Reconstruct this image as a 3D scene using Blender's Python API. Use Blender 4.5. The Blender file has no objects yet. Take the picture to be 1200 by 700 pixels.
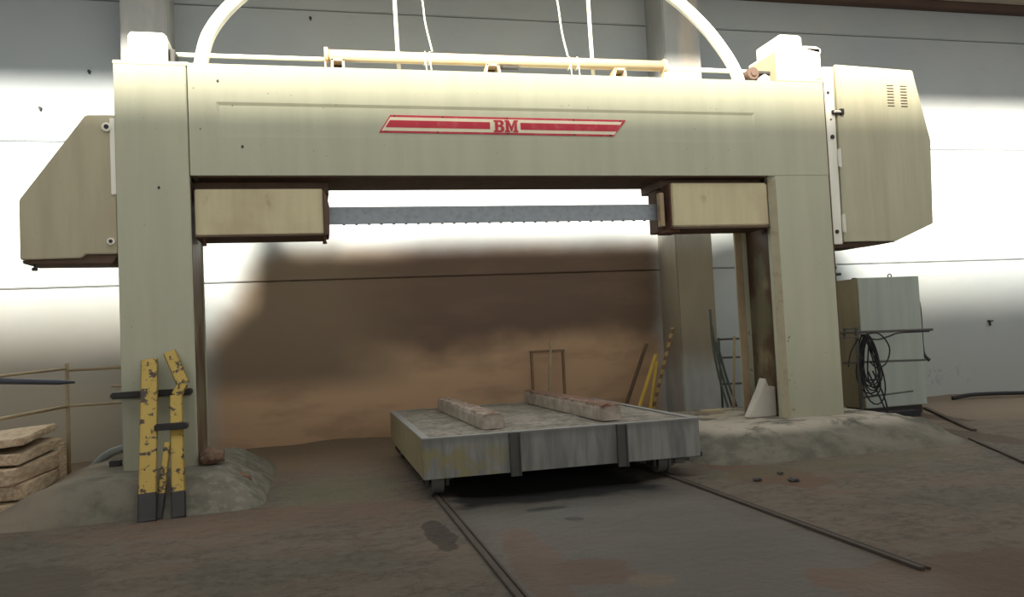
import bpy, bmesh, math, random
from mathutils import Vector, Matrix, noise as mnoise
random.seed(7)
S = bpy.context.scene
COL = S.collection

# ------------------------------------------------------------------ camera
F_PX, YAW, PITCH, ROLL = 955.62, 0.2416, 0.0450, -0.0481
fw = Vector((math.sin(YAW)*math.cos(PITCH), math.cos(YAW)*math.cos(PITCH), math.sin(PITCH)))
rt = Vector((math.cos(YAW), -math.sin(YAW), 0)); up = rt.cross(fw)
r2 = rt*math.cos(ROLL)+up*math.sin(ROLL); u2 = -rt*math.sin(ROLL)+up*math.cos(ROLL)
cd = bpy.data.cameras.new('camera'); cam = bpy.data.objects.new('camera', cd); COL.objects.link(cam)
cd.sensor_width = 36; cd.lens = F_PX*36/1200; cd.clip_end = 200
M = Matrix((r2, u2, -fw)).transposed().to_4x4(); M.translation = Vector((0, 0, 1.6))
cam.matrix_world = M; S.camera = cam

# ------------------------------------------------------------------ light and exposure
W = bpy.data.worlds.new('sky'); S.world = W; W.use_nodes = True
bg = W.node_tree.nodes['Background']; bg.inputs[0].default_value = (0.86, 0.95, 1.0, 1); bg.inputs[1].default_value = 2.25
_t = W.node_tree; _g = _t.nodes.new('ShaderNodeTexCoord'); _s = _t.nodes.new('ShaderNodeSeparateXYZ'); _r = _t.nodes.new('ShaderNodeValToRGB')
_t.links.new(_g.outputs['Generated'], _s.inputs[0]); _t.links.new(_s.outputs[2], _r.inputs[0]); _t.links.new(_r.outputs[0], bg.inputs[0])
_r.color_ramp.elements[0].position = 0.15; _r.color_ramp.elements[0].color = (0.84, 0.85, 0.83, 1)     # bright hazy horizon
_r.color_ramp.elements[1].position = 0.85; _r.color_ramp.elements[1].color = (0.69, 0.71, 0.72, 1)     # deeper zenith
sd = bpy.data.lights.new('sun', 'SUN'); sun = bpy.data.objects.new('sun', sd); COL.objects.link(sun)
sd.energy = 22.0; sd.angle = math.radians(10); sd.color = (1.0, 0.93, 0.80)
sun.location = (-2, -4, 14)
sun.rotation_euler = Vector((0.40, 1.0, -0.63)).to_track_quat('-Z', 'Y').to_euler()
S.view_settings.view_transform = 'Standard'; S.view_settings.look = 'None'
S.view_settings.exposure = 0.0; S.view_settings.gamma = 1.0; S.view_settings.use_curve_mapping = False

# ------------------------------------------------------------------ material helpers
class NT:
    def __init__(s, name, rough=0.7, metal=0.0):
        s.m = bpy.data.materials.new(name); s.m.use_nodes = True
        s.t = s.m.node_tree; s.b = s.t.nodes['Principled BSDF']
        s.b.inputs['Roughness'].default_value = rough; s.b.inputs['Metallic'].default_value = metal
        s.b.inputs['Specular IOR Level'].default_value = 0.3
        s.tc = s.t.nodes.new('ShaderNodeTexCoord'); s.geo = s.t.nodes.new('ShaderNodeNewGeometry')
        s.pos = s.geo.outputs['Position']
        sp = s.t.nodes.new('ShaderNodeSeparateXYZ'); s.t.links.new(s.pos, sp.inputs[0])
        s.x, s.y, s.z = sp.outputs
    def put(s, inp, v):
        if isinstance(v, (int, float)): inp.default_value = v
        elif isinstance(v, tuple): inp.default_value = v if len(v) == 4 or inp.type == 'VECTOR' else (*v, 1)
        else: s.t.links.new(v, inp)
    def math(s, op, a, b=0.0, clamp=False):
        n = s.t.nodes.new('ShaderNodeMath'); n.operation = op; n.use_clamp = clamp
        s.put(n.inputs[0], a); s.put(n.inputs[1], b); return n.outputs[0]
    def scale(s, v):
        n = s.t.nodes.new('ShaderNodeVectorMath'); n.operation = 'MULTIPLY'
        s.t.links.new(s.pos, n.inputs[0]); n.inputs[1].default_value = v; return n.outputs[0]
    def noise(s, sc, detail=4, vec=None, rough=0.55):
        n = s.t.nodes.new('ShaderNodeTexNoise'); n.inputs['Scale'].default_value = sc
        n.inputs['Detail'].default_value = detail; n.inputs['Roughness'].default_value = rough
        s.t.links.new(vec if vec is not None else s.pos, n.inputs['Vector']); return n.outputs[0]
    def step(s, v, lo, hi):                      # smooth 0..1 between lo and hi (lo may exceed hi)
        n = s.t.nodes.new('ShaderNodeMapRange'); n.interpolation_type = 'SMOOTHSTEP'
        s.put(n.inputs[0], v)
        if lo < hi:
            n.inputs[1].default_value = lo; n.inputs[2].default_value = hi
        else:
            n.inputs[1].default_value = hi; n.inputs[2].default_value = lo
            n.inputs[3].default_value = 1; n.inputs[4].default_value = 0
        return n.outputs[0]
    def mix(s, f, a, b):
        n = s.t.nodes.new('ShaderNodeMix'); n.data_type = 'RGBA'
        s.put(n.inputs[0], f); s.put(n.inputs[6], a); s.put(n.inputs[7], b); return n.outputs[2]
    def mul(s, *v):
        o = v[0]
        for k in v[1:]: o = s.math('MULTIPLY', o, k)
        return o
    def box(s, x0, x1, y0, y1, e, wob=None, a=None, b=None):   # soft rectangle mask
        a = s.x if a is None else a; b = s.y if b is None else b
        if wob is not None: a = s.math('ADD', a, wob); b = s.math('ADD', b, wob)
        return s.mul(s.step(a, x0-e, x0+e), s.step(a, x1+e, x1-e), s.step(b, y0-e, y0+e), s.step(b, y1+e, y1-e))
    def wob(s, sc, amp, vec=None): return s.math('MULTIPLY', s.math('SUBTRACT', s.noise(sc, 4, vec), 0.5), amp)
    def blob(s, cx, cy, rx, ry, wob=None, e=0.25):             # soft ellipse on the floor
        a = s.math('DIVIDE', s.math('SUBTRACT', s.x, cx), rx); b = s.math('DIVIDE', s.math('SUBTRACT', s.y, cy), ry)
        d = s.math('SQRT', s.math('ADD', s.mul(a, a), s.mul(b, b)))
        if wob is not None: d = s.math('ADD', d, wob)
        return s.step(d, 1+e, 1-e)
    def bump(s, h, st=0.3, dist=0.02):
        n = s.t.nodes.new('ShaderNodeBump'); n.inputs['Strength'].default_value = st; n.inputs['Distance'].default_value = dist
        s.t.links.new(h, n.inputs['Height']); s.t.links.new(n.outputs[0], s.b.inputs['Normal'])
    def color(s, c): s.put(s.b.inputs['Base Color'], c)
    def rough(s, v): s.put(s.b.inputs['Roughness'], v)

def flat(name, c, rough=0.7, metal=0.0, vary=0.25, sc=6, bump=0.15, dirt=None, damt=0.5, dsc=3.0):
    n = NT(name, rough, metal)
    f = n.noise(sc, 5)
    dark = tuple(v*(1-vary) for v in c); lite = tuple(min(1, v*(1+vary)) for v in c)
    o = n.mix(f, dark, lite)
    if dirt:
        o = n.mix(n.math('MULTIPLY', n.step(n.noise(dsc, 6, rough=0.7), 0.5, 0.68), damt), o, dirt)
    n.color(o); n.bump(f, bump, 0.01)
    return n.m

PAINT = (0.64, 0.62, 0.47)
def paint(name, base=PAINT, rust=0.35, rough=0.42, streak=True, brown=None, chips=True):
    n = NT(name, rough)
    st = n.noise(1.0, 5, n.scale((7, 7, 0.7)))
    o = n.mix(n.step(st, 0.3, 0.75), base, tuple(v*0.86 for v in base))
    o = n.mix(n.mul(n.step(n.noise(1.3, 5), 0.48, 0.75), rust), o, (0.42, 0.33, 0.20))
    if chips:
        sp = n.step(n.noise(34, 2), 0.76, 0.79); o = n.mix(n.mul(sp, 0.8), o, (0.12, 0.08, 0.05))
    if brown:
        o = n.mix(n.step(n.noise(2.2, 6, n.scale((1, 1, .6))), brown[0], brown[1]), o, brown[2])
    n.color(o); n.rough(n.math('ADD', n.mul(st, 0.3), rough-0.15)); n.bump(st, 0.06, 0.01)
    return n.m

# machine body: cream green enamel, dusty and chipped near the opening's edges, grime and painted shade toward the feet
n = NT('machine_enamel', 0.4)
st = n.noise(1.0, 5, n.scale((6, 6, 0.6)))
o = n.mix(n.step(st, 0.3, 0.75), (0.455, 0.455, 0.335), (0.41, 0.415, 0.305))
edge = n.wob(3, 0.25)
o = n.mix(n.mul(n.step(n.math('ADD', n.z, edge), 1.5, 0.35), 0.5), o, (0.25, 0.235, 0.165))  # grime plus the light's falloff down the legs, painted into the enamel
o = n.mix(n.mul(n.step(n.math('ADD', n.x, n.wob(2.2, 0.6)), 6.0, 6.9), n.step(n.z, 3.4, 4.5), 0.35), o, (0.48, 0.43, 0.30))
chip = n.step(n.noise(26, 2), 0.745, 0.765)
o = n.mix(n.mul(chip, n.step(n.noise(1.1, 2), 0.45, 0.6)), o, (0.12, 0.08, 0.05))
o = n.mix(n.mul(n.box(6.0, 6.16, 0.2, 1.5, .03, n.wob(9, .1), n.x, n.z), n.step(n.noise(14, 4), .6, .64), .6), o, (0.12, 0.07, 0.04))
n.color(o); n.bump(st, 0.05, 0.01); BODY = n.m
TRIM_PAINT = paint('trim_enamel', (0.52, 0.48, 0.34), 0.8)
COVER = paint('cover_enamel', (0.44, 0.40, 0.27), 0.4)
DOOR = paint('door_enamel', (0.46, 0.44, 0.31), 0.2)
WHITE = paint('white_enamel', (0.82, 0.80, 0.70), 0.1, chips=False)
BOXP = paint('housing_enamel', (0.60, 0.53, 0.33), 0.6, brown=(0.66, 0.85, (0.22, 0.13, 0.07)))
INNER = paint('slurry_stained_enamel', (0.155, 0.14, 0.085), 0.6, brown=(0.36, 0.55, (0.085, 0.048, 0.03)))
UNDER = flat('slurry_brown_steel', (0.115, 0.075, 0.052), 0.85, vary=0.4, sc=5)
RUST = flat('rusty_steel', (0.10, 0.05, 0.032), 0.85, vary=0.5, sc=14)
DARK = flat('dark_steel', (0.035, 0.032, 0.03), 0.6, vary=0.4)
TUBE = flat('cream_tube', (0.44, 0.35, 0.23), 0.45, vary=0.1, dirt=(0.5, 0.26, 0.12), damt=0.35, dsc=2)
STEEL = flat('blade_steel', (0.33, 0.37, 0.40), 0.5, 0.3, vary=0.2, sc=12, dirt=(0.18, 0.19, 0.20), damt=0.4, dsc=14)
RED = flat('red_enamel', (0.52, 0.035, 0.06), 0.45, vary=0.15, dirt=(0.62, 0.25, 0.2), damt=0.3, dsc=6)
CREAM = flat('cream_enamel', (0.78, 0.70, 0.52), 0.45, vary=0.1)
GALV = flat('galvanised_tube', (0.10, 0.095, 0.085), 0.7, 0.1, vary=0.3)
RAILP = flat('tan_pipe', (0.33, 0.26, 0.16), 0.7, vary=0.3)
BLACK = flat('black_rubber', (0.02, 0.02, 0.022), 0.6, vary=0.3, bump=0.05)
GREENH = flat('green_hose', (0.11, 0.13, 0.115), 0.6, vary=0.3)
WOOD = flat('grey_wood', (0.42, 0.34, 0.23), 0.85, vary=0.25, sc=9)
TAN = flat('tan_metal', (0.36, 0.27, 0.17), 0.7, vary=0.25)
CABINET = paint('cabinet_enamel', (0.36, 0.40, 0.355), 0.1, chips=False)
CABSIDE = paint('cabinet_side_enamel', (0.30, 0.25, 0.16), 0.3, chips=False)

n = NT('yellow_barrier_paint', 0.6)
f = n.noise(9, 6, n.scale((1, 1, 1)), 0.7); g = n.noise(3, 3)
o = n.mix(g, (0.35, 0.235, 0.05), (0.46, 0.325, 0.08)); o = n.mix(n.step(f, 0.56, 0.585), o, (0.06, 0.045, 0.035))
n.color(o); n.bump(f, 0.2, 0.01); YELLOW = n.m
n = NT('yellow_bar_paint', 0.6); n.color(n.mix(n.noise(4), (0.50, 0.34, 0.06), (0.62, 0.44, 0.08))); YBAR = n.m
n = NT('striped_bar_paint', 0.6); w = n.math('FRACT', n.math('MULTIPLY', n.z, 7.0))
n.color(n.mix(n.step(w, 0.48, 0.56), (0.40, 0.29, 0.12), (0.16, 0.09, 0.05))); STRIPE = n.m

# concrete wall: pale cast panels, brown slurry sprayed behind the saw and outlined to its shadow, dust low on the left
n = NT('wall_concrete', 0.85)
big = n.noise(0.35, 5); fine = n.noise(3.5, 6, n.scale((0.5, 1, 1)))
o = n.mix(n.step(big, 0.35, 0.7), (0.37, 0.41, 0.435), (0.43, 0.455, 0.455))
o = n.mix(n.mul(n.step(fine, 0.5, 0.75), 0.25), o, (0.34, 0.35, 0.34))
wb = n.wob(0.9, 0.9)
low = n.mul(n.step(n.math('ADD', n.z, wb), 3.3, 0.6), n.step(n.x, -1.2, -2.5), 0.85)
o = n.mix(low, o, (0.38, 0.325, 0.235))
lowr = n.mul(n.step(n.math('ADD', n.z, wb), 2.8, 0.3), n.step(n.x, 6.3, 8.5), 0.75)
o = n.mix(lowr, o, (0.345, 0.35, 0.315))
dg = n.math('SUBTRACT', n.x, n.math('MULTIPLY', n.math('MAXIMUM', n.math('SUBTRACT', n.z, 1.7), 0.0), 0.65))  # slants the slurry stain's edge to paint in the cast shadow's outline
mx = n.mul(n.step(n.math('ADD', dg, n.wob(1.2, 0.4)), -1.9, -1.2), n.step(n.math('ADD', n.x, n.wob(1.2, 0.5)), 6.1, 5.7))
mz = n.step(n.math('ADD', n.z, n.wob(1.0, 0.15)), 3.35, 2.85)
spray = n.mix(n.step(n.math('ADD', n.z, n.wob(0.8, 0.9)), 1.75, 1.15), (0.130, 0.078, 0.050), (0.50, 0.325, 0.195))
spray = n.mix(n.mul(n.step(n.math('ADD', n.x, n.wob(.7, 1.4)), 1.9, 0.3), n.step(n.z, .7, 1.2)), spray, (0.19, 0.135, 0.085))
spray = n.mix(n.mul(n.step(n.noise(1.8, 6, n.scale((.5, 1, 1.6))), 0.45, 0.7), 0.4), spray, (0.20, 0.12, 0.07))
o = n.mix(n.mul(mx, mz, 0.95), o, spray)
pf = n.step(n.noise(7, 6, rough=.7), 0.52, 0.6)
o = n.mix(n.mul(n.box(11.0, 12.3, 0.28, 0.62, 0.1, n.wob(3, .3), n.x, n.z), pf, 0.7), o, (0.26, 0.27, 0.27))
n.color(o); n.bump(fine, 0.15, 0.02); WALL = n.m

n = NT('column_concrete', 0.85)
f = n.noise(2.5, 6, n.scale((1.5, 1.5, 0.5)))
o = n.mix(n.step(f, .35, .7), (0.36, 0.37, 0.37), (0.46, 0.46, 0.44))
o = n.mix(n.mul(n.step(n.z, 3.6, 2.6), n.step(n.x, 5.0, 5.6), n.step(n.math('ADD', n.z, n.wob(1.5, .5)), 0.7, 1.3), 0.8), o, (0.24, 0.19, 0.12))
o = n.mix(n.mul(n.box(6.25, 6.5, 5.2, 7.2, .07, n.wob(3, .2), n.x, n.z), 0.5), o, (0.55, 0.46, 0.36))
n.color(o); n.bump(f, .15, .01); COLUMN = n.m

# floor
n = NT('floor_concrete', 0.7)
big = n.noise(0.7, 6, n.scale((0.8, 1.3, 1))); fine = n.noise(9, 7, rough=0.7); mid = n.noise(2.2, 6)
o = n.mix(n.step(big, 0.35, 0.65), (0.078, 0.066, 0.050), (0.122, 0.092, 0.067))
o = n.mix(n.mul(n.step(mid, 0.5, 0.72), 0.5), o, (0.040, 0.040, 0.032))
vein = n.step(n.math('ABSOLUTE', n.math('SUBTRACT', n.noise(1.6, 8, n.scale((1, 1.6, 1)), .7), 0.5)), 0.035, 0.0)
o = n.mix(n.mul(vein, 0.55), o, (0.030, 0.024, 0.018))
stain = n.step(n.noise(1.1, 8, n.scale((1, 1.7, 1)), .68), 0.555, 0.60)
o = n.mix(n.mul(stain, 0.65), o, (0.115, 0.070, 0.044))
o = n.mix(n.mul(n.step(fine, 0.42, 0.62), 0.45), o, (0.125, 0.105, 0.082))
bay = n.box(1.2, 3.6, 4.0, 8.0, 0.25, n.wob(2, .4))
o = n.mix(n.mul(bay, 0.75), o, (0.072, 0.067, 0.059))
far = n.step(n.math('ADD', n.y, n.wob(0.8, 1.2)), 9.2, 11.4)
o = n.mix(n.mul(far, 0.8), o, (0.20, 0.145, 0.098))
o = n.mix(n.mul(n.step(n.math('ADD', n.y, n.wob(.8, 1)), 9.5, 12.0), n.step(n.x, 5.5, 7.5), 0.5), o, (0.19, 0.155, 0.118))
o = n.mix(n.mul(n.box(1.30, 3.35, 7.62, 11.5, 0.12, n.wob(2.4, .5)), 0.96), o, (0.0046, 0.0046, 0.0051))  # wet stain under the cart with the cart's shadow painted in
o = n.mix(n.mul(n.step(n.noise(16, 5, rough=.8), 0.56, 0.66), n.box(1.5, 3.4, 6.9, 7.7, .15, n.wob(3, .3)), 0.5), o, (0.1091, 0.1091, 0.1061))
w2 = n.math('ADD', n.wob(3.0, 1.0), n.wob(11, .5))
for (cx, cy, rx, ry, c, a) in ((4.65, 7.75, .38, .75, (0.0987, 0.0577, 0.0355), .95), (4.55, 8.6, .30, .5, (0.1056, 0.0611, 0.0392), .9),
        (1.52, 5.95, .16, .75, (0.0988, 0.0577, 0.0387), .85), (1.75, 5.25, .3, .3, (0.0788, 0.0410, 0.0252), .8), (2.05, 4.93, .15, .14, (0.1123, 0.0807, 0.0495), 1), (3.15, 4.5, .26, .25, (0.0920, 0.0510, 0.0286), 1),
        (1.40, 5.2, .13, 1.0, (0.0857, 0.0477, 0.0318), .7), (0.95, 6.7, .12, .5, (0.0176, 0.0108, 0.0076), .7), (-2.1, 6.3, .55, .75, (0.0664, 0.0525, 0.0379), .9),
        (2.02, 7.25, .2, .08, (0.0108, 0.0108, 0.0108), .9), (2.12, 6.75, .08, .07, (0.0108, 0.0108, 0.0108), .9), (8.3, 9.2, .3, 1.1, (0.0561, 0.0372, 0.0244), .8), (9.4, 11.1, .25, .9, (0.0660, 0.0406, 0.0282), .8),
        (0.2, 9.2, .7, .8, (0.1131, 0.1066, 0.0564), .5), (5.6, 8.0, 1.6, .35, (0.0864, 0.0771, 0.0421), .6), (-0.6, 8.0, 1.6, .5, (0.1317, 0.0780, 0.0495), .5), (3.9, 4.2, .9, .5, (0.0922, 0.0544, 0.0353), .7)):
    o = n.mix(n.math('MULTIPLY', n.blob(cx, cy, rx, ry, w2, 0.07), a), o, c)
sp = n.mul(n.step(n.noise(28, 3), 0.70, 0.74), 0.6)
o = n.mix(sp, o, (0.0168, 0.0138, 0.0123))
sp2 = n.step(n.noise(33, 2, n.scale((1, .5, 1))), 0.745, 0.76); o = n.mix(n.mul(sp2, .6), o, (0.1283, 0.1166, 0.0990))
n.color(o); n.rough(n.math('SUBTRACT', 0.85, n.mul(bay, 0.3))); n.bump(n.math('ADD', n.mul(fine, .8), mid), 0.8, 0.04); FLOOR = n.m

n = NT('plinth_concrete', 0.9)
f = n.noise(2.5, 6, rough=.65); g = n.noise(11, 5)
o = n.mix(n.step(f, .35, .62), (0.085, 0.081, 0.062), (0.15, 0.135, 0.105))
o = n.mix(n.mul(n.step(n.z, .22, .33), n.step(f, .35, .55), n.step(n.x, 2, 3)), o, (0.34, 0.30, 0.24))
o = n.mix(n.mul(n.step(g, .52, .62), n.step(n.x, -1.35, -1.0), n.step(n.x, 2, 1), 0.6), o, (0.20, 0.19, 0.155))
o = n.mix(n.mul(n.step(n.math('ADD', n.x, n.wob(3, .3)), -2.1, -2.7), .9), o, (0.20, 0.165, 0.12))
n.color(o); n.bump(f, .4, .03); PLINTH = n.m

n = NT('cart_steel', 0.65, 0.2)
st = n.noise(1.0, 5, n.scale((10, 10, 1.2))); f = n.noise(5, 5)
o = n.mix(n.step(st, .3, .7), (0.15, 0.152, 0.145), (0.27, 0.268, 0.25))
ye = n.mul(n.step(n.math('ADD', n.x, n.wob(4, .7)), 2.4, 1.2), n.step(n.noise(6, 6), .42, .56), n.step(n.z, .56, .45), 0.85)
o = n.mix(ye, o, (0.24, 0.215, 0.10))
o = n.mix(n.mul(n.step(n.z, .50, .60), .5), o, (0.13, 0.13, 0.12))
n.color(o); n.bump(f, .1, .01); CART = n.m
n = NT('cart_side_steel', 0.75); n.color(n.mix(n.noise(4, 6), (0.19, 0.155, 0.08), (0.29, 0.24, 0.15))); CARTSIDE = n.m
n = NT('cart_top_concrete', 0.9); f = n.noise(4, 7, rough=.7)
o = n.mix(n.step(f, .35, .65), (0.14, 0.125, 0.10), (0.27, 0.24, 0.20)); o = n.mix(n.mul(n.step(n.noise(13, 5), .55, .65), .7), o, (0.06, 0.055, 0.045))
n.color(o); n.bump(f, .6, .03); CARTTOP = n.m
RIM = flat('worn_rim_steel', (0.22, 0.22, 0.21), 0.5, 0.3, vary=0.3)
n = NT('sawn_stone', 0.9); f = n.noise(5, 7, rough=.7)
o = n.mix(n.step(f, .35, .7), (0.26, 0.215, 0.175), (0.40, 0.35, 0.29))
nz = n.t.nodes.new('ShaderNodeSeparateXYZ'); n.t.links.new(n.geo.outputs['Normal'], nz.inputs[0])
o = n.mix(n.mul(n.step(n.math('ADD', n.z, n.wob(9, .10)), 0.755, 0.79), .9), o, (0.155, 0.075, 0.05))
n.color(o); n.bump(f, .6, .02); STONE = n.m
n = NT('sawn_timber', 0.85); f = n.noise(3, 6, n.scale((9, 1.2, 9)))
n.color(n.mix(n.step(f, .35, .65), (0.36, 0.26, 0.17), (0.54, 0.43, 0.30))); n.bump(f, .3, .01); TIMBER = n.m
CEIL = flat('roof_concrete', (0.36, 0.31, 0.25), 0.9, vary=0.15, sc=1.5)
BROWNB = flat('brown_beam', (0.10, 0.065, 0.05), 0.85, vary=0.25, sc=2)

# ------------------------------------------------------------------ mesh helpers
ORG = {}                                   # world origin of each parent chain
class MB:
    def __init__(s): s.b = bmesh.new()
    def _xf(s, vs, m):
        if m is not None:
            for v in vs: v.co = m @ v.co
    def box(s, x0, x1, y0, y1, z0, z1, bev=0.004, m=None):
        t = bmesh.new(); bmesh.ops.create_cube(t, size=1)
        for v in t.verts: v.co = Vector(((x0+x1)/2+v.co.x*(x1-x0), (y0+y1)/2+v.co.y*(y1-y0), (z0+z1)/2+v.co.z*(z1-z0)))
        if bev: bmesh.ops.bevel(t, geom=t.edges[:], offset=bev, segments=2, affect='EDGES')
        s._add(t, m); return s
    def _add(s, t, m=None, smooth=False):
        s._xf(t.verts, m)
        me = bpy.data.meshes.new('tmp'); t.to_mesh(me); t.free()
        if smooth:
            for p in me.polygons: p.use_smooth = True
        s.b.from_mesh(me); bpy.data.meshes.remove(me)
    def prism(s, poly, axis, a0, a1, bev=0.004, m=None):
        """poly in the two other axes (order x,y,z); extruded along axis a0..a1"""
        t = bmesh.new()
        def mk(p, a):
            c = [p[0], p[1]]; c.insert(axis, a); return t.verts.new(c)
        A = [mk(p, a0) for p in poly]; B = [mk(p, a1) for p in poly]
        t.faces.new(A); t.faces.new(B[::-1]); k = len(poly)
        for i in range(k): t.faces.new((A[i], B[i], B[(i+1) % k], A[(i+1) % k]))
        bmesh.ops.recalc_face_normals(t, faces=t.faces[:])
        if bev: bmesh.ops.bevel(t, geom=t.edges[:], offset=bev, segments=2, affect='EDGES')
        s._add(t, m); return s
    def tube(s, pts, r, n=12, smooth=True, closed=False, m=None):
        t = bmesh.new(); P = [Vector(p) for p in pts]; k = len(P); rings = []
        nrm = None
        for i in range(k):
            a = P[(i-1) % k] if (i > 0 or closed) else P[i]; b = P[(i+1) % k] if (i < k-1 or closed) else P[i]
            d = (b-a).normalized()
            if nrm is None:
                nrm = d.cross(Vector((0, 0, 1)) if abs(d.z) < .9 else Vector((1, 0, 0))).normalized()
            nrm = (nrm-d*nrm.dot(d)).normalized(); bn = d.cross(nrm)
            rr = r[i] if isinstance(r, (list, tuple)) else r
            rings.append([t.verts.new(P[i]+(nrm*math.cos(q)+bn*math.sin(q))*rr) for q in [j*2*math.pi/n for j in range(n)]])
        for i in range(k if closed else k-1):
            A, B = rings[i], rings[(i+1) % k]
            for j in range(n): t.faces.new((A[j], A[(j+1) % n], B[(j+1) % n], B[j]))
        if not closed: t.faces.new(rings[0][::-1]); t.faces.new(rings[-1])
        bmesh.ops.recalc_face_normals(t, faces=t.faces[:])
        s._add(t, m, smooth and n > 6); return s
    def cyl(s, p0, p1, r, n=20, m=None): return s.tube([p0, p1], r, n, False, m=m)
    def build(s, name, mat, parent=None, label=None, origin=None):
        if parent is not None: o0 = ORG[parent.name]
        elif origin is not None: o0 = Vector(origin)
        else: o0 = Vector((0, 0, 0))
        for v in s.b.verts: v.co -= o0
        me = bpy.data.meshes.new(name); s.b.to_mesh(me); s.b.free(); me.materials.append(mat)
        o = bpy.data.objects.new(name, me); COL.objects.link(o)
        if parent is not None: o.parent = parent
        else: o.location = o0
        ORG[o.name] = o0
        if label: o['label'] = label
        return o
def bar(p0, p1, w, h, bev=0.003, upv=(0, 0, 1)):
    """rectangular bar between two points, returned in an MB"""
    p0, p1 = Vector(p0), Vector(p1); d = p1-p0; L = d.length; z = d.normalized()
    x = Vector(upv).cross(z)
    if x.length < 1e-3: x = Vector((1, 0, 0)).cross(z)
    x.normalize(); y = z.cross(x)
    m = Matrix((x, y, z)).transposed().to_4x4(); m.translation = p0
    return MB().box(-w/2, w/2, -h/2, h/2, 0, L, bev, m)
def tag(o, label, cat, group=None, kind=None):
    if label: o['label'] = label
    if cat: o['category'] = cat
    if group: o['group'] = group
    if kind: o['kind'] = kind
    return o
def empty(name, loc, label, cat, group=None):
    o = bpy.data.objects.new(name, None); COL.objects.link(o); o.location = loc; ORG[o.name] = Vector(loc)
    o.empty_display_size = .2
    return tag(o, label, cat, group)
def struct(o): o['kind'] = 'structure'; return o
def spline(pts, k=8):
    P = [Vector(p) for p in pts]; o = []
    for i in range(len(P)-1):
        a = P[max(i-1, 0)]; b = P[i]; c = P[i+1]; d = P[min(i+2, len(P)-1)]
        for j in range(k):
            t = j/k
            o.append(0.5*((2*b)+(c-a)*t+(2*a-5*b+4*c-d)*t*t+(3*b-a-3*c+d)*t**3))
    o.append(P[-1]); return o
def sm(v, a, b):
    t = max(0, min(1, (v-a)/(b-a))); return t*t*(3-2*t)
def fbm(x, y, s=1.0, z=0.0):
    return mnoise.fractal(Vector((x*s, y*s, z)), 1.0, 2.0, 4)

YF, YB = 9.631, 10.54        # front and back planes of the saw
YW = 13.2                    # wall plane

# ------------------------------------------------------------------ the building
def floor_z(x, y):
    z = 0.012*fbm(x, y, 1.3)
    z += 0.10*sm(y, 12.3, 13.2)*(0.6+0.6*fbm(x, y, .8, 3))
    k = max(sm(abs(x-1.17), .25, .05), sm(abs(x-3.68), .25, .05))
    if y < 12.2: z *= 1-k*0.9
    z -= 0.10*sm(abs(x-2.45), 1.15, .8)*sm(y, 7.75, 8.1)*sm(y, 12.2, 11.8)*0.35
    return z
def grid(x0, x1, nx, y0, y1, ny, fz, bottom=None):
    b = bmesh.new(); V = []
    for j in range(ny+1):
        V.append([b.verts.new((x0+(x1-x0)*i/nx, y0+(y1-y0)*j/ny, fz(x0+(x1-x0)*i/nx, y0+(y1-y0)*j/ny))) for i in range(nx+1)])
    for j in range(ny):
        for i in range(nx):
            f = b.faces.new((V[j][i], V[j][i+1], V[j+1][i+1], V[j+1][i])); f.smooth = True
    if bottom is not None:
        ring = V[0][:]+[V[j][-1] for j in range(1, ny+1)]+V[-1][-2::-1]+[V[j][0] for j in range(ny-1, 0, -1)]
        lo = [b.verts.new((v.co.x, v.co.y, bottom)) for v in ring]; k = len(ring)
        for i in range(k): b.faces.new((ring[(i+1) % k], ring[i], lo[i], lo[(i+1) % k]))
        b.faces.new(lo[::-1])
        bmesh.ops.recalc_face_normals(b, faces=b.faces[:])
    m = MB(); m.b.free(); m.b = b; return m
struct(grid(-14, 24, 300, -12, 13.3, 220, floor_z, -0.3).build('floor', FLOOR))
m = MB()
for (a, b_) in ((-0.3, 2.606), (2.622, 4.783), (4.799, 6.955), (6.971, 7.75)):
    m.box(-14, 24, YW, YW+.22, a, b_, 0.012)
m.box(-14, 24, YW+.05, YW+.3, -.3, 7.75, 0)
for (x, z) in ((-0.622, 5.964), (-3.789, 5.288), (0.147, 6.93), (12.746, 1.406)):
    pass
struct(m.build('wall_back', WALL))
struct(MB().box(-2.53, -1.90, 12.5, YW+.02, -.1, 7.6, .02).build('trim_1', COLUMN))
struct(MB().box(5.93, 6.60, 12.5, YW+.02, -.1, 7.6, .02).build('trim_2', COLUMN))
# roof with a long strip of skylight in front of the saw
m = MB(); m.box(-14, 24, -12, 4.7, 7.6, 7.9, 0); m.box(-14, 24, 9.8, 12.95, 7.64, 7.9, 0)
m.box(-14, -11, 4.7, 9.8, 7.6, 7.9, 0); m.box(21, 24, 4.7, 9.8, 7.6, 7.9, 0)
struct(m.build('ceiling', CEIL))
struct(MB().box(-14, 24, 13.0, 13.2, 7.52, 7.9, .01).build('trim_3', BROWNB))
struct(MB().box(-14, 24, -12.2, -12, -.3, 2.0, 0).build('wall_front_blocker', WALL))  # unseen low wall, added to block light from the front
struct(MB().box(-14.2, -14, -12, YW, -.3, 7.7, 0).build('wall_left', WALL))
struct(MB().box(24, 24.2, -12, YW, -.3, 7.7, 0).build('wall_right', WALL))
# anchor holes in the wall panels
for i, (x, z, lb) in enumerate(((-0.622, 5.964, 'small dark hole high on the wall left of the arched pipe'), (-3.789, 5.288, 'small dark hole in the wall above the left pulley cover'),
                 (0.147, 6.80, 'small dark hole near the wall joint at top between arch and rod'))):
    pass

# ------------------------------------------------------------------ the saw
saw = empty('stone_cutting_saw', (2.42, YF+.45, 0.33), 'large cream green gantry stone saw with a red and cream striped nameplate on its beam', 'saw')
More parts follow.
